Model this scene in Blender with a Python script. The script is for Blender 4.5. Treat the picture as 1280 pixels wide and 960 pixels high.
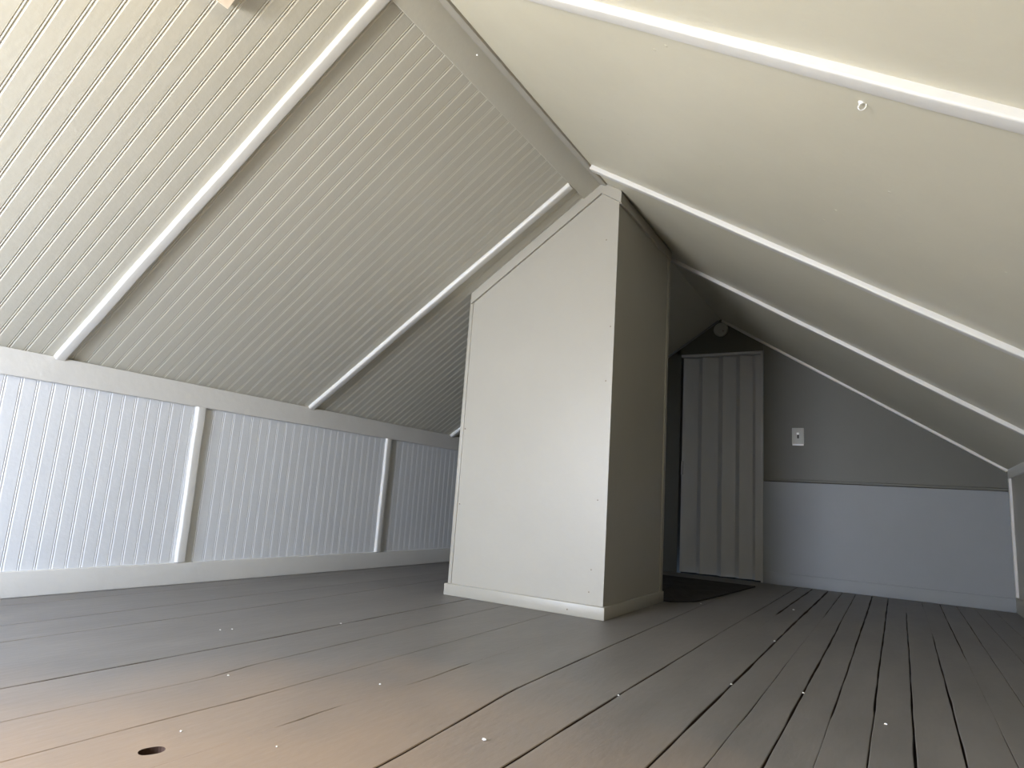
import bpy, bmesh, math, random
from mathutils import Vector, Matrix
random.seed(7)
S = bpy.context.scene
for o in list(bpy.data.objects): bpy.data.objects.remove(o)
COL = S.collection

# ---------------------------------------------------------------- camera
cam_d = bpy.data.cameras.new('camera'); cam = bpy.data.objects.new('camera', cam_d); COL.objects.link(cam)
yaw, pitch, roll = [math.radians(a) for a in (31.1436, 10.0188, 3.9164)]
F = Vector((-math.sin(yaw)*math.cos(pitch), math.cos(yaw)*math.cos(pitch), math.sin(pitch)))
R0 = Vector((math.cos(yaw), math.sin(yaw), 0)); U0 = R0.cross(F)
R = R0*math.cos(roll)+U0*math.sin(roll); U = -R0*math.sin(roll)+U0*math.cos(roll)
M = Matrix((R, U, -F)).transposed().to_4x4(); M.translation = Vector((1.0944, 0, 0.4466))
cam.matrix_world = M
cam_d.sensor_width = 36; cam_d.lens = 805.37/1280*36; cam_d.clip_start = 0.02
S.camera = cam

# ---------------------------------------------------------------- world, lights, exposure
w = bpy.data.worlds.new('world'); S.world = w; w.use_nodes = True
w.node_tree.nodes['Background'].inputs[0].default_value = (0.55, 0.75, 1.0, 1)
w.node_tree.nodes['Background'].inputs[1].default_value = 0.8
def area(name, loc, dirv, sx, sy, power, col, spread=180):
    d = bpy.data.lights.new(name, 'AREA'); d.shape = 'RECTANGLE'; d.size = sx; d.size_y = sy
    d.energy = power; d.color = col; d.spread = math.radians(spread)
    o = bpy.data.objects.new(name, d); COL.objects.link(o); o.location = loc
    o.rotation_euler = Vector(dirv).to_track_quat('-Z', 'Y').to_euler()
    return o
WX0, WX1, WZ0, WZ1 = -1.00, -0.20, 0.35, 1.10        # window opening in the near gable
area('window_skylight', (-0.60, -1.20, 0.73), (-0.25, 1, -0.80), 0.76, 0.70, 124, (0.47, 0.64, 1.0))
area('window_groundlight', (-0.60, -1.19, 0.73), (0.18, 1, 0.65), 0.76, 0.70, 72, (1.0, 0.86, 0.60))
sd = bpy.data.lights.new('sun', 'SUN'); sd.energy = 50; sd.color = (1.0, 0.92, 0.66); sd.angle = math.radians(1)
so = bpy.data.objects.new('sun', sd); COL.objects.link(so); so.rotation_euler = Vector((0.45, 0.95, -0.62)).to_track_quat('-Z', 'Y').to_euler()
vs = S.view_settings
vs.view_transform = 'Standard'; vs.look = 'None'; vs.gamma = 1; vs.use_curve_mapping = False; vs.exposure = 0.18

# ---------------------------------------------------------------- room numbers
WL, WR, HL, HR, H = 1.5056, 1.6651, 0.8328, 0.7977, 1.8631
YE, YB = 4.7543, -1.30
sl = (H-HL)/WL; sr = (H-HR)/WR
UL = Vector((-1, 0, -sl)).normalized(); NL = Vector((sl, 0, -1)).normalized()      # down the left slope / into the room
UR = Vector((1, 0, -sr)).normalized(); NR = Vector((-sr, 0, -1)).normalized()
RID = Vector((0, 0, H))
LENL = math.hypot(WL, H-HL); LENR = math.hypot(WR, H-HR)

# ---------------------------------------------------------------- materials
def mat(name, col, rough=0.5, bump=0.0, scale=60, var=0.0, vscale=4, spec=0.5, stretch=(1, 1, 1), col2=None):
    m = bpy.data.materials.new(name); m.use_nodes = True
    nt = m.node_tree; b = nt.nodes['Principled BSDF']
    b.inputs['Base Color'].default_value = (*col, 1); b.inputs['Roughness'].default_value = rough
    b.inputs['Specular IOR Level'].default_value = spec
    tc = nt.nodes.new('ShaderNodeTexCoord'); mp = nt.nodes.new('ShaderNodeMapping'); mp.inputs['Scale'].default_value = stretch
    nt.links.new(tc.outputs['Object'], mp.inputs['Vector'])
    if var:
        n = nt.nodes.new('ShaderNodeTexNoise'); n.inputs['Scale'].default_value = vscale; n.inputs['Detail'].default_value = 6
        n.inputs['Roughness'].default_value = 0.65
        nt.links.new(mp.outputs[0], n.inputs['Vector'])
        r = nt.nodes.new('ShaderNodeValToRGB'); r.color_ramp.elements[0].position = 0.35; r.color_ramp.elements[1].position = 0.68
        c2 = col2 or tuple(c*(1-var) for c in col)
        r.color_ramp.elements[0].color = (*c2, 1); r.color_ramp.elements[1].color = (*col, 1)
        nt.links.new(n.outputs['Fac'], r.inputs['Fac']); nt.links.new(r.outputs['Color'], b.inputs['Base Color'])
    if bump:
        n = nt.nodes.new('ShaderNodeTexNoise'); n.inputs['Scale'].default_value = scale; n.inputs['Detail'].default_value = 3
        nt.links.new(mp.outputs[0], n.inputs['Vector'])
        bp = nt.nodes.new('ShaderNodeBump'); bp.inputs['Strength'].default_value = bump; bp.inputs['Distance'].default_value = 0.002
        nt.links.new(n.outputs['Fac'], bp.inputs['Height']); nt.links.new(bp.outputs['Normal'], b.inputs['Normal'])
    return m
M_PANEL = mat('wall_paint', (0.350, 0.330, 0.277), 0.42, 0.25, 45, 0.04, 3)
M_CEIL = mat('right_slope_paint', (0.57, 0.54, 0.425), 0.40, 0.25, 45, 0.05, 3)
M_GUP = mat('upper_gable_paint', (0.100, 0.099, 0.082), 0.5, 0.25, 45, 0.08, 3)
M_BEAD = mat('beadboard_paint', (0.50, 0.482, 0.405), 0.42, 0.22, 60, 0.03, 3)
M_KNEE = mat('knee_wall_paint', (0.635, 0.652, 0.660), 0.45, 0.3, 60, 0.03, 4)
M_TRIM = mat('trim_paint', (0.61, 0.60, 0.56), 0.38, 0.5, 35, 0.04, 6)
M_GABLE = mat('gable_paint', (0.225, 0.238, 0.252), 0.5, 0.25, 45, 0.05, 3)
M_FLOOR = mat('floor_paint', (0.195, 0.182, 0.169), 0.5, 0.5, 30, 0.3, 3.2, col2=(0.155, 0.146, 0.137), stretch=(2.2, 0.6, 1))
def tan_area(m):
    """blends a tan, ragged-edged oval into the paint of the boards at the near end"""
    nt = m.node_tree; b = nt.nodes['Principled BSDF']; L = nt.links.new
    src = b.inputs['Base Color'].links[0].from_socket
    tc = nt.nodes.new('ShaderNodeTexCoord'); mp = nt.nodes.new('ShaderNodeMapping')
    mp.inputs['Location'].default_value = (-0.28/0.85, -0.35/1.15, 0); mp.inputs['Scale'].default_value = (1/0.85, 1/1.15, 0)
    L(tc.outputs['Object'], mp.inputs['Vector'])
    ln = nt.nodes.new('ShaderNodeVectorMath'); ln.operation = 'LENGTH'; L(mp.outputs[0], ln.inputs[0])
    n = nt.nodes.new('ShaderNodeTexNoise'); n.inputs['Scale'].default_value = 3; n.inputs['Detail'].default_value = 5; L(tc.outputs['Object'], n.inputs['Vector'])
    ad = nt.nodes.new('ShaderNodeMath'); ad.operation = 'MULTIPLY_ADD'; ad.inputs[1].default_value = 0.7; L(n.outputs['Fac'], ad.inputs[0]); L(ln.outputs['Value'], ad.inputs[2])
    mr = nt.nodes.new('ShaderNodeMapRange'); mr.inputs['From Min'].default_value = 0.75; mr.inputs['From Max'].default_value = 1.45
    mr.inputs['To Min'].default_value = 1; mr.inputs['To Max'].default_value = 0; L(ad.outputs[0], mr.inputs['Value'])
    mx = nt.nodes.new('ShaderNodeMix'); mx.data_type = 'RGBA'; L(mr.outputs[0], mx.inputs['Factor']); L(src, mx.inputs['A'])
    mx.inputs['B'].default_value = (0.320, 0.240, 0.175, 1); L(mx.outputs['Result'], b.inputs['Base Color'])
tan_area(M_FLOOR)  # near boards turn tan, the rest keeps the grey base
M_RAW = mat('raw_wood_edge', (0.055, 0.025, 0.013), 0.8, 0.3, 60, 0.3, 20)
M_DARK = mat('dark_void', (0.012, 0.010, 0.009), 0.9, 0, 1, 0)
M_DOOR = mat('vinyl_door', (0.54, 0.55, 0.565), 0.4, 0.15, 120, 0.04, 8, stretch=(3, 3, 0.4))
M_PLATE = mat('switch_plate', (0.42, 0.42, 0.39), 0.35, 0.1, 60, 0.05, 40)
M_WHITE = mat('white_plastic', (0.95, 0.95, 0.94), 0.2, 0, 1, 0)
M_BLACK = mat('black_plastic', (0.01, 0.01, 0.01), 0.4, 0, 1, 0)
M_RUG = mat('black_rug', (0.012, 0.011, 0.012), 0.95, 0.8, 220, 0.5, 25, col2=(0.03, 0.027, 0.027))
M_NAIL = mat('nail_dark', (0.16, 0.12, 0.09), 0.5, 0, 1, 0)
M_CHIP = mat('paint_chip', (0.85, 0.84, 0.80), 0.5, 0, 1, 0.1, 60)
M_CREAM = mat('cream_block_paint', (0.80, 0.69, 0.55), 0.45, 0.3, 40, 0.06, 9)
M_ALARM = mat('alarm_plastic', (0.38, 0.375, 0.34), 0.45, 0, 1, 0.1, 60)

# ---------------------------------------------------------------- helpers
def link(name, bm, mats, parent=None, smooth=35):
    me = bpy.data.meshes.new(name); bmesh.ops.recalc_face_normals(bm, faces=bm.faces); bm.to_mesh(me); bm.free()
    for m in (mats if isinstance(mats, (list, tuple)) else [mats]): me.materials.append(m)
    if smooth:
        for p in me.polygons: p.use_smooth = True
        me.set_sharp_from_angle(angle=math.radians(smooth))
    o = bpy.data.objects.new(name, me); COL.objects.link(o)
    if parent: o.parent = parent
    return o
def struct(o, label, cat):
    o['kind'] = 'structure'; o['label'] = label; o['category'] = cat; return o
def tag(o, label, cat, group=None):
    o['label'] = label; o['category'] = cat
    if group: o['group'] = group
    return o
def empty(name, loc):
    e = bpy.data.objects.new(name, None); COL.objects.link(e); e.location = loc; e.empty_display_size = 0.05
    return e
def prism(bm, prof, A, B, u, v, mi=0):
    """closed 2-D profile [(a,b)] in the frame (u,v) swept from A to B"""
    A, B, u, v = Vector(A), Vector(B), Vector(u), Vector(v)
    r0 = [bm.verts.new(A+u*a+v*b) for a, b in prof]; r1 = [bm.verts.new(B+u*a+v*b) for a, b in prof]
    n = len(prof)
    fs = [bm.faces.new((r0[i], r0[(i+1) % n], r1[(i+1) % n], r1[i])) for i in range(n)]
    fs += [bm.faces.new(r0[::-1]), bm.faces.new(r1)]
    for f in fs: f.material_index = mi
    return bm
def box(bm, x0, x1, y0, y1, z0, z1, bev=0, mi=0):
    r = bmesh.ops.create_cube(bm, size=1)
    vs_ = r['verts']
    for q in vs_: q.co = Vector(((x0+x1)/2+q.co.x*(x1-x0), (y0+y1)/2+q.co.y*(y1-y0), (z0+z1)/2+q.co.z*(z1-z0)))
    fs = set(f for q in vs_ for f in q.link_faces)
    for f in fs: f.material_index = mi
    if bev:
        es = list(set(e for q in vs_ for e in q.link_edges))
        bmesh.ops.bevel(bm, geom=es, offset=bev, segments=2, profile=0.5, affect='EDGES')
    return bm
def rprof(wd, t, r, base=-0.001, seg=4, r2=None):
    """batten cross-section: w wide, t thick, outer corners rounded"""
    r2 = r if r2 is None else r2
    p = [(0, base)]
    for k in range(seg+1):
        a = math.pi/2*k/seg; p.append((r-r*math.cos(a), t-r+r*math.sin(a)))
    for k in range(seg+1):
        a = math.pi/2*k/seg; p.append((wd-r2+r2*math.sin(a), t-r2+r2*math.cos(a)))
    p.append((wd, base)); return p
def wobble_batten(name, A, B, u, v, wd, t, r, m, parent=None, n=26, amp=0.0008, r2=None):
    """a hand-cut, thickly painted batten: its section wanders a little along its length"""
    bm = bmesh.new(); prof = rprof(wd, t, r, r2=r2); A, B, u, v = Vector(A), Vector(B), Vector(u), Vector(v)
    rings = []
    ph = random.random()*9
    for k in range(n+1):
        f = k/n; du = amp*math.sin(f*11+ph)+amp*0.6*math.sin(f*29+ph*2); dv = amp*0.7*math.sin(f*17+ph*3)
        rings.append([bm.verts.new(A.lerp(B, f)+u*(a+du)+v*(b+(dv if b > 0 else 0))) for a, b in prof])
    q = len(prof)
    for k in range(n):
        for i in range(q):
            bm.faces.new((rings[k][i], rings[k][(i+1) % q], rings[k+1][(i+1) % q], rings[k+1][i]))
    bm.faces.new(rings[0][::-1]); bm.faces.new(rings[-1])
    return link(name, bm, m, parent, smooth=50)
def beadprofile(y0, y1, phase, pitch, depth=0.0024, half=0.0056):
    """heights along y of beaded board: a small round bead between two grooves"""
    pts = [(y0, 0)]
    k = math.ceil((y0+half*2-phase)/pitch)
    while True:
        c = phase+k*pitch
        if c > y1-half*2: break
        h = half; d = depth
        pts += [(c-h*1.2, 0), (c-h*0.92, -d*0.8), (c-h*0.78, -d*0.8), (c-h*0.38, -d*0.05), (c-h*0.12, -d*0.05),
                (c+h*0.24, -d*0.85), (c+h*0.38, -d*0.85), (c+h*1.1, 0)]
        k += 1
    pts.append((y1, 0)); return pts
def beadboard(bm, P0, P1, nrm, y0, y1, phase, pitch, thick=0.05, depth=0.0024):
    """P0,P1: ends of the board line at y=0; relief along nrm"""
    P0, P1, nrm = Vector(P0), Vector(P1), Vector(nrm); Y = Vector((0, 1, 0))
    pts = beadprofile(y0, y1, phase, pitch, depth)
    prof = pts+[(y1, -thick), (y0, -thick)]
    prism(bm, prof, P0, P1, Y, nrm)

# ---------------------------------------------------------------- floor: painted boards with open seams, dark joist space below
YS = [YB-0.02+0.1*i for i in range(int((YE+0.02-YB)/0.1)+1)]+[YE+0.02]
SEAMS = [  # (y, x, gap width) per knot
    [(0, -1.38, .0008), (1.2, -1.37, .0012), (2.5, -1.39, .0008), (5, -1.40, .0008)],
    [(-.5, -1.02, .002), (0.9, -1.07, .0025), (1.8, -1.12, .002), (2.3, -1.13, .0015), (3, -1.15, .0006), (5, -1.17, .0006)],
    [(-.5, -0.86, .002), (0.84, -0.874, .0028), (1.63, -0.90, .0025), (2.9, -0.985, .002), (5, -1.0, .002)],
    [(-.5, -0.46, .003), (0.68, -0.472, .004), (1.3, -0.484, .004), (2.45, -0.533, .0035), (5, -0.56, .003)],
    [(-.5, -0.28, .0008), (0.8, -0.270, .0009), (1.0, -0.262, .0006), (1.15, -0.286, .0018), (2.47, -0.344, .0022), (5, -0.36, .002)],
    [(-.5, -0.10, .0006), (0.7, -0.09, .0008), (0.85, -0.088, .0022), (0.98, -0.083, .0022), (1.05, -0.085, .0009), (1.47, -0.094, .0010), (2.45, -0.12, .0012), (5, -.14, .001)],
    [(-.5, 0.09, .0002), (.90, 0.091, .0002), (.95, 0.091, .0025), (1.0, 0.088, .0025), (1.05, 0.088, .0002), (1.3, 0.092, .0002), (1.36, 0.095, .0014), (1.5, 0.085, .002), (1.55, .085, .0002), (5, .09, .0002)],
    [(-.5, .39, .004), (0.93, 0.347, .004), (1.42, 0.296, .0035), (2.3, .279, .003), (3.0, 0.270, .002), (3.23, 0.268, .001), (5, 0.26, .001)],
    [(-.5, .515, .004), (1.06, 0.508, .0045), (1.57, 0.504, .004), (2.2, 0.503, .003), (2.6, 0.502, .0012), (3.2, .505, .001), (3.6, .508, .003), (5, 0.513, .003)],
    [(-.5, .6, .0002), (3.30, .595, .0002), (3.38, .595, .007), (5, .603, .008)],
    [(-.5, .706, .004), (1.19, 0.703, .0045), (2.0, .70, .0065), (2.53, 0.697, .005), (3.2, .695, .008), (5, 0.695, .010)],
    [(-.5, .784, .001), (1.27, 0.784, .0012), (1.7, 0.785, .0016), (2.4, 0.782, .0006), (3.4, .780, .0003), (3.6, 0.779, .003), (5, 0.775, .003)],
    [(-.5, .873, .003), (1.42, 0.869, .0035), (2.0, .867, .0050), (3.0, 0.861, .005), (3.4, .857, .0025), (5, 0.848, .003)],
    [(-.5, .948, .0006), (1.4, 0.947, .0006), (1.75, 0.947, .0010), (1.8, .947, .003), (2.6, .946, .003), (3.2, .945, .005), (4.0, .943, .006), (5, 0.940, .006)],
    [(-.5, 1.03, .002), (1.47, 1.029, .002), (1.85, 1.030, .0025), (1.95, 1.029, .0045), (2.6, 1.028, .0040), (4.57, 1.026, .0045), (5, 1.026, .004)],
    [(-.5, 1.108, .004), (1.53, 1.108, .005), (2.2, 1.110, .0035), (3, 1.112, .003), (4.0, 1.114, .003), (4.05, 1.114, .0003), (5, 1.114, .0003)],
    [(-.5, 1.192, .003), (1.6, 1.193, .0035), (2.3, 1.197, .0045), (2.9, 1.20, .003), (3.3, 1.202, .002), (3.4, 1.202, .0003), (4.35, 1.199, .0003), (4.5, 1.199, .002), (5, 1.199, .002)],
    [(-.5, 1.278, .0006), (1.69, 1.279, .0014), (2.1, 1.281, .0004), (2.86, 1.282, .0004), (2.95, 1.282, .003), (4.6, 1.287, .003), (5, 1.288, .003)],
    [(-.5, 1.358, .0008), (2.24, 1.361, .0010), (3.2, 1.365, .0015), (3.6, 1.367, .0030), (4.4, 1.370, .002), (5, 1.371, .002)],
    [(-.5, 1.455, .001), (5, 1.455, .0008)],
    [(-.5, 1.54, .001), (5, 1.545, .001)],
]
def interp(kn, y):
    if y <= kn[0][0]: return kn[0][1:]
    for a, b in zip(kn, kn[1:]):
        if y <= b[0]:
            f = (y-a[0])/(b[0]-a[0]); return (a[1]+(b[1]-a[1])*f, a[2]+(b[2]-a[2])*f)
    return kn[-1][1:]
def sample(kn, i):
    out = []
    ys = sorted(set([round(y, 4) for y in YS]+[k[0] for k in kn if YB < k[0] < YE]))
    return ys
allY = sorted(set(round(YB-0.02+0.06*i, 4) for i in range(int((YE-YB+0.04)/0.06)+1)) | {round(YE+0.02, 4)})
def seam(i, side):
    if i < 0: return [(-WL-0.02, y, .002) for y in allY]
    if i >= len(SEAMS): return [(WR+0.02, y, .002) for y in allY]
    res = []
    for y in allY:
        x, g = interp(SEAMS[i], y)
        if i < 7: g *= 1.5
        g = g*(1+0.22*math.sin(y*13+i*5)+0.18*math.sin(y*31+i*3))
        jx = 0.0005*math.sin(y*4.1+i*2.3)+0.0004*math.sin(y*17+i)
        res.append((x+jx+side*max(g, .0001)/2, y, g))
    return res
def board(bm, i):
    a = seam(i-1, 1); b = seam(i, -1)
    rows = []
    ez = lambda g: 0.0 if g < .0005 else min(.0014, g*0.8)
    for (xa, y, ga), (xb, _, gb) in zip(a, b):
        ea, eb = ez(ga), ez(gb)
        rows.append([bm.verts.new(q) for q in ((xa, y, -0.018), (xa, y, -ea), (xa+.0016, y, 0), (xb-.0016, y, 0), (xb, y, -eb), (xb, y, -0.018))])
    for r0, r1 in zip(rows, rows[1:]):
        for k in range(6):
            f = bm.faces.new((r0[k], r0[(k+1) % 6], r1[(k+1) % 6], r1[k]))
            f.material_index = 1 if k in (0, 4, 5) else 0
    bm.faces.new(rows[0][::-1]); bm.faces.new(rows[-1])
hole_i = 6     # the board with the knot hole
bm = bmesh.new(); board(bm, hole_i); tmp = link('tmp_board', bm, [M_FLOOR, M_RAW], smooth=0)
bc = bmesh.new(); N = 20
ring = [(0.030+0.0165*math.cos(2*math.pi*k/N)*(1+0.12*math.sin(4*math.pi*k/N)), 0.702+0.021*math.sin(2*math.pi*k/N)) for k in range(N)]
r0 = [bc.verts.new((x, y, -0.05)) for x, y in ring]; r1 = [bc.verts.new((x, y, 0.02)) for x, y in ring]
for k in range(N): bc.faces.new((r0[k], r0[(k+1) % N], r1[(k+1) % N], r1[k])).material_index = 1
bc.faces.new(r0[::-1]); bc.faces.new(r1)
cut = link('tmp_cut', bc, [M_FLOOR, M_RAW], smooth=0)
md = tmp.modifiers.new('b', 'BOOLEAN'); md.object = cut; md.operation = 'DIFFERENCE'; md.solver = 'EXACT'
dg = bpy.context.evaluated_depsgraph_get()
bored = bpy.data.meshes.new_from_object(tmp.evaluated_get(dg))
bpy.data.objects.remove(tmp); bpy.data.objects.remove(cut)
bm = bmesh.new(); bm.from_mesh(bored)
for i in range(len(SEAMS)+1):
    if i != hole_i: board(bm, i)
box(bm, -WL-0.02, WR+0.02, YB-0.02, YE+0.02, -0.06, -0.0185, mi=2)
struct(link('floor', bm, [M_FLOOR, M_RAW, M_DARK], smooth=0), 'grey-brown painted wooden board floor with dark open seams and a knot hole', 'floor')

# ---------------------------------------------------------------- sloping ceilings
PITCH = 0.0497; PH = 1.21
bm = bmesh.new()
LW0 = (-WL, 0, HL); Y_ = Vector((0, 1, 0))
top = RID; bot = RID+UL*(LENL+0.02)
for (a, b) in ((YB-0.02, 1.12), (1.12, 2.315), (2.315, 3.55)):
    beadboard(bm, bot, top, NL, a, b, PH, PITCH)
prism(bm, [(3.55, 0), (YE+0.02, 0), (YE+0.02, -0.05), (3.55, -0.05)], bot, top, Y_, NL)
struct(link('ceiling', bm, M_BEAD, smooth=0), 'left sloping ceiling of painted beadboard running up to the ridge', 'ceiling')
bm = bmesh.new()
bot = RID+UR*(LENR+0.02)
prism(bm, [(YB-0.02, 0), (YE+0.02, 0), (YE+0.02, -0.05), (YB-0.02, -0.05)], bot, RID, Y_, NR)
def bump_dome(bm, c, n, r, h, mi=0):
    c, n = Vector(c), Vector(n); t = n.orthogonal().normalized(); s = n.cross(t)
    rings = []
    for f, hh in ((1, -0.0004), (0.7, h*0.6), (0.3, h)):
        rings.append([bm.verts.new(c+t*r*f*math.cos(k*math.pi/5)+s*r*f*math.sin(k*math.pi/5)+n*hh) for k in range(10)])
    for a, b in zip(rings, rings[1:]):
        for k in range(10): bm.faces.new((a[k], a[(k+1) % 10], b[(k+1) % 10], b[k])).material_index = mi
    bm.faces.new(rings[-1]).material_index = mi; bm.faces.new(rings[0][::-1]).material_index = mi
for x, y in ((0.98, 1.75), (1.10, 1.527), (0.311, 1.741), (0.389, 1.777), (0.684, 1.752), (1.32, 1.735), (0.665, 1.219), (1.16, 1.75), (0.943, 1.853), (0.70, 1.19)):
    bump_dome(bm, (x, y, H-sr*x), NR, 0.005, 0.0012)
struct(link('ceiling', bm, M_CEIL), 'smooth painted right sloping ceiling with small nail bumps', 'ceiling')

# ---------------------------------------------------------------- knee walls
bm = bmesh.new()
beadboard(bm, (-WL, 0, -0.02), (-WL, 0, HL+0.01), (1, 0, 0), YB-0.02, 4.8, PH+0.012, PITCH, depth=0.0015)
struct(link('wall_left', bm, M_KNEE, smooth=0), 'low left knee wall of white painted vertical beadboard', 'wall')
bm = bmesh.new(); box(bm, WR, WR+0.05, YB-0.02, YE+0.02, -0.02, HR+0.02)
struct(link('wall_right', bm, M_PANEL), 'low smooth right knee wall below the slope', 'wall')

# ---------------------------------------------------------------- gables
def gable_piece(bm, xs, zlo, y0, y1, zhi=None, lift=0.02):
    """panel between xs[0] and xs[1], from zlo up to the slopes (or zhi)"""
    x0, x1 = xs
    zt = lambda x: (H+sl*x if x < 0 else H-sr*x)+lift
    pts = [(x0, zlo), (x1, zlo)]
    if zhi is not None: pts += [(x1, zhi), (x0, zhi)]
    else:
        pts.append((x1, zt(x1)))
        if x0 < 0 < x1: pts.append((0, zt(0)))
        pts.append((x0, zt(x0)))
    a = [bm.verts.new((x, y0, z)) for x, z in pts]; b = [bm.verts.new((x, y1, z)) for x, z in pts]; n = len(pts)
    for k in range(n): bm.faces.new((a[k], a[(k+1) % n], b[(k+1) % n], b[k]))
    bm.faces.new(a[::-1]); bm.faces.new(b)
DX0, DX1, DZ = -0.290, 0.296, 1.600
bm = bmesh.new()
gable_piece(bm, (-WL-0.02, DX0), -0.02, YE, YE+0.10)
gable_piece(bm, (DX0, DX1), DZ, YE, YE+0.10)
gable_piece(bm, (DX1, WR+0.02), -0.02, YE, YE+0.10)
n_lower = len(bm.faces)
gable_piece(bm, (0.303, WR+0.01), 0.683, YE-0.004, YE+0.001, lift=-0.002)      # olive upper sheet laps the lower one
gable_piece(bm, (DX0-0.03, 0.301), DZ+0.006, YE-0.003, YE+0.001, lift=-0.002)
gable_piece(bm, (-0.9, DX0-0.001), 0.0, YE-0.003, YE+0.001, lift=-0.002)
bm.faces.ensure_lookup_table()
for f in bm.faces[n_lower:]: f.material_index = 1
box(bm, 0.303, WR, YE-0.0022, YE+0.001, 0.6785, 0.6835, mi=2)
box(bm, DX0-0.05, DX1+0.05, YE+0.10, YE+0.12, -0.02, DZ+0.05, mi=2)
struct(link('wall_far', bm, [M_GABLE, M_GUP, M_DARK]), 'far gable end wall of painted sheets around the folding door', 'wall')
bm = bmesh.new()
gable_piece(bm, (-WL-0.02, WX0), -0.02, YB-0.08, YB); gable_piece(bm, (WX1, WR+0.02), -0.02, YB-0.08, YB)
gable_piece(bm, (WX0, WX1), -0.02, YB-0.08, YB, WZ0)
gable_piece(bm, (WX0, WX1), WZ1, YB-0.08, YB, lift=0.02)
struct(link('wall_near', bm, M_PANEL), 'near gable wall with the window that lights the attic', 'wall')
win = struct(empty('window_1', ((WX0+WX1)/2, YB, WZ0)), 'small sash window in the near gable', 'window')
def lk(name, bm, m, parent, **k):
    o = link(name, bm, m, None, **k); o.parent = parent; o.matrix_parent_inverse = Matrix.Translation(-parent.location); return o
bm = bmesh.new()
for a in ((WX0-.05, WX0+.02, WZ0-.05, WZ1+.05), (WX1-.02, WX1+.05, WZ0-.05, WZ1+.05), (WX0, WX1, WZ0-.05, WZ0+.02), (WX0, WX1, WZ1-.02, WZ1+.05)):
    box(bm, a[0], a[1], YB-0.06, YB+0.015, a[2], a[3], 0.003)
lk('window_frame', bm, M_TRIM, win)
bm = bmesh.new(); zc = (WZ0+WZ1)/2
box(bm, WX0+.02, WX1-.02, YB-0.05, YB-0.02, zc-.015, zc+.015, .003); box(bm, -.61, -.59, YB-0.05, YB-0.02, WZ0+.02, WZ1-.02, .003)
lk('muntin', bm, M_TRIM, win)

# ---------------------------------------------------------------- trims
tn = [0]
def trim(o, label):
    tn[0] += 1; o.name = 'trim_%d' % tn[0]; return struct(o, label, 'trim')
# eave bands
bm = bmesh.new(); prism(bm, rprof(0.092, 0.018, 0.002), (-WL, YB, 0.743), (-WL, YE, 0.743), (0, 0, 1), (1, 0, 0))
trim(link('t', bm, M_TRIM), 'wide flat board along the top of the left knee wall')
bm = bmesh.new(); prism(bm, rprof(0.060, 0.012, 0.003), (WR, YB, HR-0.045), (WR, YE, HR-0.045), (0, 0, 1), (-1, 0, 0))
trim(link('t', bm, M_TRIM), 'flat board along the top of the right knee wall')
# left slope battens
for y0, y1, lab in ((-0.115, -0.115, 'painted batten on the left slope nearest the window'),
                    (1.098, 1.112, 'nearest rounded white batten crossing the left beadboard slope'),
                    (2.281, 2.311, 'rounded white batten on the left slope just before the chimney'),
                    (3.520, 3.530, 'far left slope batten mostly hidden behind the chimney')):
    A = RID+UL*(LENL-0.004)+Y_*y0; B = RID+UL*0.108+Y_*y1
    trim(wobble_batten('t', A, B, (0, 1, 0), NL, 0.036, 0.017, 0.008, M_TRIM, r2=0.003), lab)
# right slope battens
for y0, lab in ((-0.115, 'painted batten on the right slope nearest the window'), (1.092, 'nearest thick cream batten crossing the right slope'),
                (2.268, 'middle white batten on the right slope, starting at the chimney top'), (3.378, 'far white batten on the right slope behind the chimney')):
    A = RID+UR*0.045+Y_*y0; B = RID+UR*(LENR-0.012)+Y_*y0
    trim(wobble_batten('t', A, B, (0, 1, 0), NR, 0.036, 0.018, 0.005, M_TRIM, amp=0.0012, r2=0.003), lab)
# gable trims along both slopes
bm = bmesh.new(); prism(bm, rprof(0.024, 0.016, 0.004), RID+UR*0.02+Y_*(YE-0.024), RID+UR*(LENR-0.012)+Y_*(YE-0.024), (0, 1, 0), NR)
trim(link('t', bm, M_TRIM), 'thin white strip where the right slope meets the far gable')
bm = bmesh.new(); prism(bm, rprof(0.020, 0.010, 0.003), RID+UL*0.02+Y_*(YE-0.020), RID+UL*(LENL-0.012)+Y_*(YE-0.020), (0, 1, 0), NL)
trim(link('t', bm, M_GABLE), 'thin dull strip where the left slope meets the far gable')
# knee wall battens
for y0, y1, lab in ((0.475, 0.475, 'left knee wall batten nearest the window'), (1.686, 1.677, 'nearer rounded vertical batten on the left knee wall'), (2.896, 2.901, 'farther rounded vertical batten on the left knee wall')):
    trim(wobble_batten('t', (-WL, y0, 0.090), (-WL, y1, 0.744), (0, 1, 0), (1, 0, 0), 0.040, 0.016, 0.008, M_TRIM, n=14, r2=0.003), lab)
# corner strip, rail on gable
bm = bmesh.new(); prism(bm, rprof(0.034, 0.014, 0.004), (WR, YE-0.036, 0.085), (WR, YE-0.036, HR-0.045), (0, 1, 0), (-1, 0, 0))
trim(link('t', bm, M_TRIM), 'vertical white strip in the far right corner')
bm = bmesh.new(); prism(bm, [(0, 0), (0, 0.007), (0.003, 0.010), (0.014, 0.010), (0.018, 0.006), (0.018, 0)], (0.303, YE-0.002, 0.682), (WR, YE-0.002, 0.680), (0, 0, 1), (0, -1, 0))
trim(link('t', bm, M_GUP), 'thin horizontal rail across the far gable wall')
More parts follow.
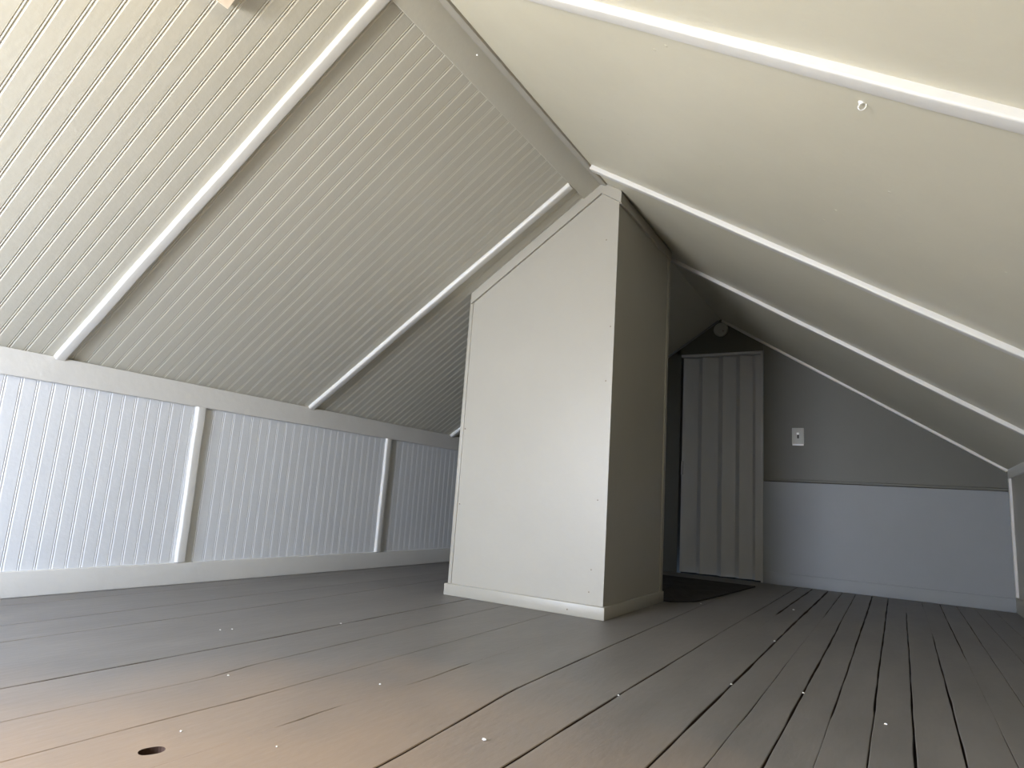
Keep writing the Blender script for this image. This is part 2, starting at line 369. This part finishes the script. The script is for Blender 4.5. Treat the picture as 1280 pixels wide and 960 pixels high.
# ridge boards
CYF = 2.4729
bm = bmesh.new(); prism(bm, rprof(0.098, 0.011, 0.002), RID+UL*0.106+Y_*YB, RID+UL*0.106+Y_*(CYF-0.004), -UL, NL)
trim(link('t', bm, M_BEAD), 'flat board running along the ridge on its left side')
bm = bmesh.new(); prism(bm, [(-0.004, -0.006), (-0.012, 0.012), (0.004, 0.017), (0.012, 0.012), (0.030, 0.012), (0.036, 0.008), (0.036, -0.006)], RID+Y_*YB, RID+Y_*(CYF-0.004), UR, NR)
trim(link('t', bm, M_PANEL), 'narrow strip running along the ridge on its right side')
# baseboards
bm = bmesh.new(); prism(bm, rprof(0.088, 0.013, 0.004), (-WL, YB, 0), (-WL, YE, 0), (0, 0, 1), (1, 0, 0))
struct(link('baseboard_left', bm, M_TRIM), 'white baseboard at the foot of the left knee wall', 'baseboard')
bm = bmesh.new(); prism(bm, rprof(0.086, 0.013, 0.003), (WR, YB, 0), (WR, YE, 0), (0, 0, 1), (-1, 0, 0))
struct(link('baseboard_right', bm, M_PANEL), 'baseboard at the foot of the right knee wall', 'baseboard')
bm = bmesh.new(); prism(bm, rprof(0.078, 0.008, 0.003), (0.300, YE, 0), (WR, YE, 0), (0, 0, 1), (0, -1, 0))
struct(link('baseboard_far', bm, M_GABLE), 'low baseboard along the far gable wall', 'baseboard')

# ---------------------------------------------------------------- chimney enclosure
CXL, CXR, CYB = -0.6690, 0.0857, 3.205
ch = tag(empty('chimney_enclosure', ((CXL+CXR)/2, CYF, 0)), 'tall boxed-in painted chimney standing mid-room with its top cut to the slopes', 'chimney')
zL = lambda x: H+sl*x; zR = lambda x: H-sr*x
bm = bmesh.new()
pts = [(CXL+0.006, 0.0), (CXR, 0.0), (CXR, zR(CXR)+.004), (0, H+.004), (-0.655, zL(-0.655)+.004)]
prism(bm, [(x, z) for x, z in pts], (0, CYF, 0), (0, CYB, 0), (1, 0, 0), (0, 0, 1))
lk('body', bm, M_PANEL, ch)
bm = bmesh.new()
box(bm, CXL-0.010, CXR+0.010, CYF-0.011, CYF+0.002, 0, 0.050, 0.003)
box(bm, CXR-0.002, CXR+0.011, CYF-0.0105, CYB+0.012, 0, 0.0502, 0.003)
box(bm, CXL-0.0105, CXL+0.004, CYF-0.0105, CYB+0.012, 0, 0.0502, 0.003)
lk('baseboard', bm, M_PANEL, ch)
bm = bmesh.new()      # cap strip along both slopes on the front, and level along the right side
xe = CXR+0.012
prism(bm, [(-0.657, zL(-0.657)-.001), (0, H-.001), (xe, zR(xe)-.001), (xe, zR(xe)-.054), (0.004, H-.056), (-0.657, zL(-0.657)-.0555)],
      (0, CYF+.001, 0), (0, CYF-.012, 0), (1, 0, 0), (0, 0, 1))
prism(bm, rprof(0.050, 0.0112, 0.002), (CXR, CYF+0.0015, zR(CXR)-0.062), (CXR, CYB, zR(CXR)-0.062), (0, 0, 1), (1, 0, 0))
lk('cap_trim', bm, M_PANEL, ch)
bm = bmesh.new()
box(bm, CXR-0.004, CXR+0.006, CYB-0.03, CYB+0.004, 0.05, zR(CXR)-0.06, 0.002)
lk('corner_strip', bm, M_PANEL, ch)
bm = bmesh.new(); box(bm, CXL+0.004, CXL+0.022, CYF-0.004, CYF+0.003, 0.05, 1.372, 0.0015)
lk('edge_strip', bm, M_PANEL, ch)
for x, z in ((0.068, 1.191), (0.057, 0.956), (0.044, 0.462), (-0.637, 0.751), (-0.634, 0.404), (0.032, 1.586), (0.029, 0.186), (0.023, 0.099), (-0.063, 0.022)):
    bm = bmesh.new(); yy = CYF-0.0115 if z < 0.05 else (CYF-0.004 if x < -0.6 else CYF)
    bump_dome(bm, (x, yy, z), (0, -1, 0), 0.0032, 0.0012)
    lk('nail_head', bm, M_NAIL, ch)

# ---------------------------------------------------------------- folding door
dr = struct(empty('door_1', (0, YE, 0)), 'pale grey accordion folding door in the far gable', 'door')
bm = bmesh.new()
box(bm, DX0+0.004, DX1, YE-0.010, YE+0.09, 1.585, 1.603, 0.002)
box(bm, 0.284, DX1+0.002, YE-0.010, YE+0.09, 0.0, 1.602, 0.002)
lk('door_frame', bm, M_DOOR, dr)
bm = bmesh.new()
zz = [(-0.272, 0.000), (-0.262, 0.000), (-0.165, 0.038), (-0.128, 0.000), (-0.020, 0.038), (0.020, 0.000), (0.105, 0.038), (0.140, 0.000), (0.222, 0.038), (0.246, 0.004), (0.284, 0.004)]
fine = []
for (xa, ya), (xb, yb) in zip(zz, zz[1:]):
    for k in range(6):
        f = k/6; g = f*f*(3-2*f)*0.35+f*0.65; fine.append((xa+(xb-xa)*f, ya+(yb-ya)*g))
fine.append(zz[-1])
z0, z1 = 0.010, 1.579
fr = [[bm.verts.new((x, YE+0.004+y, z)) for x, y in fine] for z in (z0, z1)]
bk = [[bm.verts.new((x, YE+0.012+y, z)) for x, y in fine] for z in (z0, z1)]
n = len(fine)
for i in range(n-1):
    bm.faces.new((fr[0][i], fr[0][i+1], fr[1][i+1], fr[1][i])); bm.faces.new((bk[0][i], bk[1][i], bk[1][i+1], bk[0][i+1]))
    bm.faces.new((fr[0][i], bk[0][i], bk[0][i+1], fr[0][i+1])); bm.faces.new((fr[1][i], fr[1][i+1], bk[1][i+1], bk[1][i]))
for i in (0, n-1): bm.faces.new((fr[0][i], fr[1][i], bk[1][i], bk[0][i]))
lk('folding_panel', bm, M_DOOR, dr, smooth=30)
bm = bmesh.new(); box(bm, -0.272, -0.260, YE-0.010, YE+0.006, 0.70, 0.80, 0.003)
lk('door_handle', bm, M_DOOR, dr)

# ---------------------------------------------------------------- light switch
sw = tag(empty('light_switch', (0.5235, YE-0.004, 0.988)), 'pale toggle light switch with white lower edge on the far gable wall', 'light switch')
bm = bmesh.new(); box(bm, 0.486, 0.561, YE-0.010, YE-0.003, 0.937, 1.048, 0.003); lk('switch_plate', bm, M_PLATE, sw)
o = None
bm = bmesh.new(); box(bm, 0.488, 0.559, YE-0.0125, YE-0.003, 0.927, 0.939, 0.002); o = lk('lower_edge', bm, M_WHITE, sw); o['label'] = 'bright white lower edge'
bm = bmesh.new(); box(bm, 0.5185, 0.5300, YE-0.0115, YE-0.009, 0.976, 1.002, 0.001); o = lk('toggle_slot', bm, M_BLACK, sw); o['label'] = 'black slot'
bm = bmesh.new(); prism(bm, [(-0.010, 0), (-0.008, 0.014), (0.004, 0.016), (0.008, 0)], (0.517, YE-0.010, 1.010), (0.532, YE-0.010, 1.010), (0, 0, 1), (0, -1, 0)); o = lk('toggle', bm, M_WHITE, sw); o['label'] = 'white toggle'

# ---------------------------------------------------------------- round alarm under the gable peak
al = tag(empty('smoke_alarm', (0.008, YE-0.004, 1.775)), 'small round grey alarm high under the gable peak above the folding door', 'smoke alarm')
def lathe(bm, c, prof, n=32):
    rings = [[bm.verts.new((c[0]+r*math.cos(2*math.pi*k/n), c[1]-h, c[2]+r*math.sin(2*math.pi*k/n))) for k in range(n)] for r, h in prof]
    for a, b in zip(rings, rings[1:]):
        for k in range(n): bm.faces.new((a[k], a[(k+1) % n], b[(k+1) % n], b[k]))
    bm.faces.new(rings[0][::-1]); bm.faces.new(rings[-1])
bm = bmesh.new(); lathe(bm, (0.007, YE-0.002, 1.777), [(0.050, 0), (0.050, 0.008), (0.047, 0.010)]); lk('base', bm, M_DARK, al)
bm = bmesh.new(); lathe(bm, (0.007, YE-0.012, 1.777), [(0.052, 0), (0.053, 0.010), (0.050, 0.018), (0.040, 0.022), (0.012, 0.023)]); lk('cover', bm, M_ALARM, al)
bm = bmesh.new(); lathe(bm, (0.026, YE-0.034, 1.762), [(0.005, 0), (0.005, 0.002), (0.004, 0.003)], 12); lk('test_button', bm, M_NAIL, al)

# ---------------------------------------------------------------- rumpled black rug behind the chimney
bm = bmesh.new(); nx, ny = 34, 44
edge = [(3.215, 0.13), (3.27, 0.17), (3.36, 0.222), (3.7, 0.256), (4.15, 0.290), (4.40, 0.312)]
def ex(y):
    for a, b in zip(edge, edge[1:]):
        if y <= b[0]: return a[1]+(b[1]-a[1])*max(0, (y-a[0]))/(b[0]-a[0])
    return edge[-1][1]
tg = []; bg = []
for j in range(ny+1):
    y = 3.215+(4.40-3.215)*j/ny; rt, rb = [], []
    for i in range(nx+1):
        f = i/nx; x = -0.42+(ex(y)+0.42)*f
        e = min(f, 1-f, j/ny, 1-j/ny)*14; k = min(1, e)
        z = 0.009+0.006*k*(math.sin(x*31+y*9)+math.sin(y*23-x*14))*0.5+0.040*k*math.exp(-((x-0.05-0.25*(y-3.3))/0.045)**2)*math.exp(-((y-3.42)/0.22)**2)
        rt.append(bm.verts.new((x, y, z))); rb.append(bm.verts.new((x, y, 0.0015)))
    tg.append(rt); bg.append(rb)
for j in range(ny):
    for i in range(nx):
        bm.faces.new((tg[j][i], tg[j][i+1], tg[j+1][i+1], tg[j+1][i])); bm.faces.new((bg[j][i], bg[j+1][i], bg[j+1][i+1], bg[j][i+1]))
for j in range(ny):
    for i in (0, nx): bm.faces.new((tg[j][i], tg[j+1][i], bg[j+1][i], bg[j][i]))
for i in range(nx):
    for j in (0, ny): bm.faces.new((tg[j][i], tg[j][i+1], bg[j][i+1], bg[j][i]))
tag(link('rug', bm, M_RUG, smooth=60), 'black rumpled rug on the floor behind the chimney in front of the folding door', 'rug')

# ---------------------------------------------------------------- cream block at the top of the left slope
bm = bmesh.new()
c = lambda a, y, h: RID+UL*a+Y_*y+NL*h
a0, a1, y0, y1, t = 0.300, 0.408, 0.700, 0.832, 0.030
prism(bm, rprof(a1-a0, t, 0.004), c(a0, y0, 0), c(a0, y1, 0), UL, NL)
tag(link('mounting_block', bm, M_CREAM), 'cream wooden block fixed to the beadboard slope at the top edge', 'block')

# ---------------------------------------------------------------- small hook on the right slope
hk = tag(empty('ceiling_hook', (1.065, 1.201, H-sr*1.065)), 'tiny white cup hook on the right slope just below the nearest batten', 'hook')
bm = bmesh.new(); p0 = Vector((1.060, 1.196, H-sr*1.060))
bump_dome(bm, p0, NR, 0.0055, 0.003); lk('hook_base', bm, M_WHITE, hk)
bm = bmesh.new(); prev = None; pts = []
for k in range(14):
    a = math.pi*1.35*k/13; pts.append(p0+NR*(0.003+0.006*math.sin(a)*1.2+0.003)+UR*(0.006*(1-math.cos(a)))+Y_*0.001*k/13)
pts.insert(0, p0-NR*0.001)
for q in pts:
    ring = [bm.verts.new(q+UR*0.0013*math.cos(j*math.pi/3)+Y_*0.0013*math.sin(j*math.pi/3)) for j in range(6)]
    if prev:
        for j in range(6): bm.faces.new((prev[j], prev[(j+1) % 6], ring[(j+1) % 6], ring[j]))
    else: bm.faces.new(ring[::-1])
    prev = ring
bm.faces.new(prev); lk('hook_wire', bm, M_WHITE, hk)
bm = bmesh.new(); bump_dome(bm, RID+UL*0.033+Y_*1.491+NL*0.011, NL, 0.0035, 0.003)
tag(link('nail', bm, M_WHITE), 'single nail head standing proud on the ridge board', 'nail')

# ---------------------------------------------------------------- crumbs of paint on the floor
CH = [(-0.500, 1.653, 3.2, 'white paint crumb on the dark seam left of the chimney'),
      (0.419, 1.105, 4.0, 'pale pebble-like crumb on the floor at the bottom centre'),
      (-0.011, 0.779, 2.2, 'tiny white crumb just beyond the knot hole'),
      (-0.245, 1.044, 2.4, 'tiny white crumb on the left boards beyond the knot hole'),
      (-0.657, 1.315, 2.6, 'left one of two pale crumbs on the grey boards near the left wall'),
      (-0.645, 1.347, 2.6, 'right one of two pale crumbs on the grey boards near the left wall'),
      (0.700, 1.877, 3.0, 'white crumb lodged in the long dark seam right of the chimney'),
      (0.640, 3.553, 5.5, 'white flake on the boards near the far wall'),
      (0.868, 1.935, 3.0, 'pale flake beside a dark seam on the right boards'),
      (0.507, 1.560, 2.4, 'tiny pale crumb bridging the seam in front of the chimney'),
      (0.694, 2.618, 3.8, 'white crumb on the seam beyond the chimney corner'),
      (0.166, 0.841, 2.0, 'tiny pale crumb on the boards at the bottom edge'),
      (0.047, 1.234, 2.6, 'pale flake on the open boards in front of the chimney'),
      (1.055, 1.796, 3.2, 'pale flake on the narrow boards at lower right'),
      (0.250, 3.319, 3.6, 'pale crumb beside the black rug')]
for x, y, r, lab in CH:
    bm = bmesh.new(); bmesh.ops.create_icosphere(bm, subdivisions=2, radius=1)
    for q in bm.verts:
        k = 1+0.22*math.sin(q.co.x*5+x*40)+0.18*math.sin(q.co.y*6+y*30)
        q.co = Vector((q.co.x*k*r*0.001, q.co.y*k*r*0.0008, q.co.z*r*0.0006))+Vector((x, y, r*0.0005+0.0004))
    tag(link('paint_chip', bm, M_CHIP), lab, 'paint chip', 'crumbs of paint on the floor')

# ---------------------------------------------------------------- bulb that hangs from the slope, above the picture
lb = tag(empty('light_bulb', (-0.08, 0.42, 1.72)), 'bare warm bulb hanging below the ridge above the picture', 'bulb')
bm = bmesh.new(); bmesh.ops.create_cone(bm, segments=20, radius1=0.018, radius2=0.022, depth=0.10, cap_ends=True)
for q in bm.verts: q.co += Vector((-0.08, 0.42, 1.745))
lk('bulb_socket', bm, M_WHITE, lb)
d = bpy.data.lights.new('bulb_light', 'POINT'); d.energy = 3.5; d.color = (1.0, 0.78, 0.42); d.shadow_soft_size = 0.045
o = bpy.data.objects.new('bulb_light', d); COL.objects.link(o); o.location = (-0.08, 0.42, 1.63)
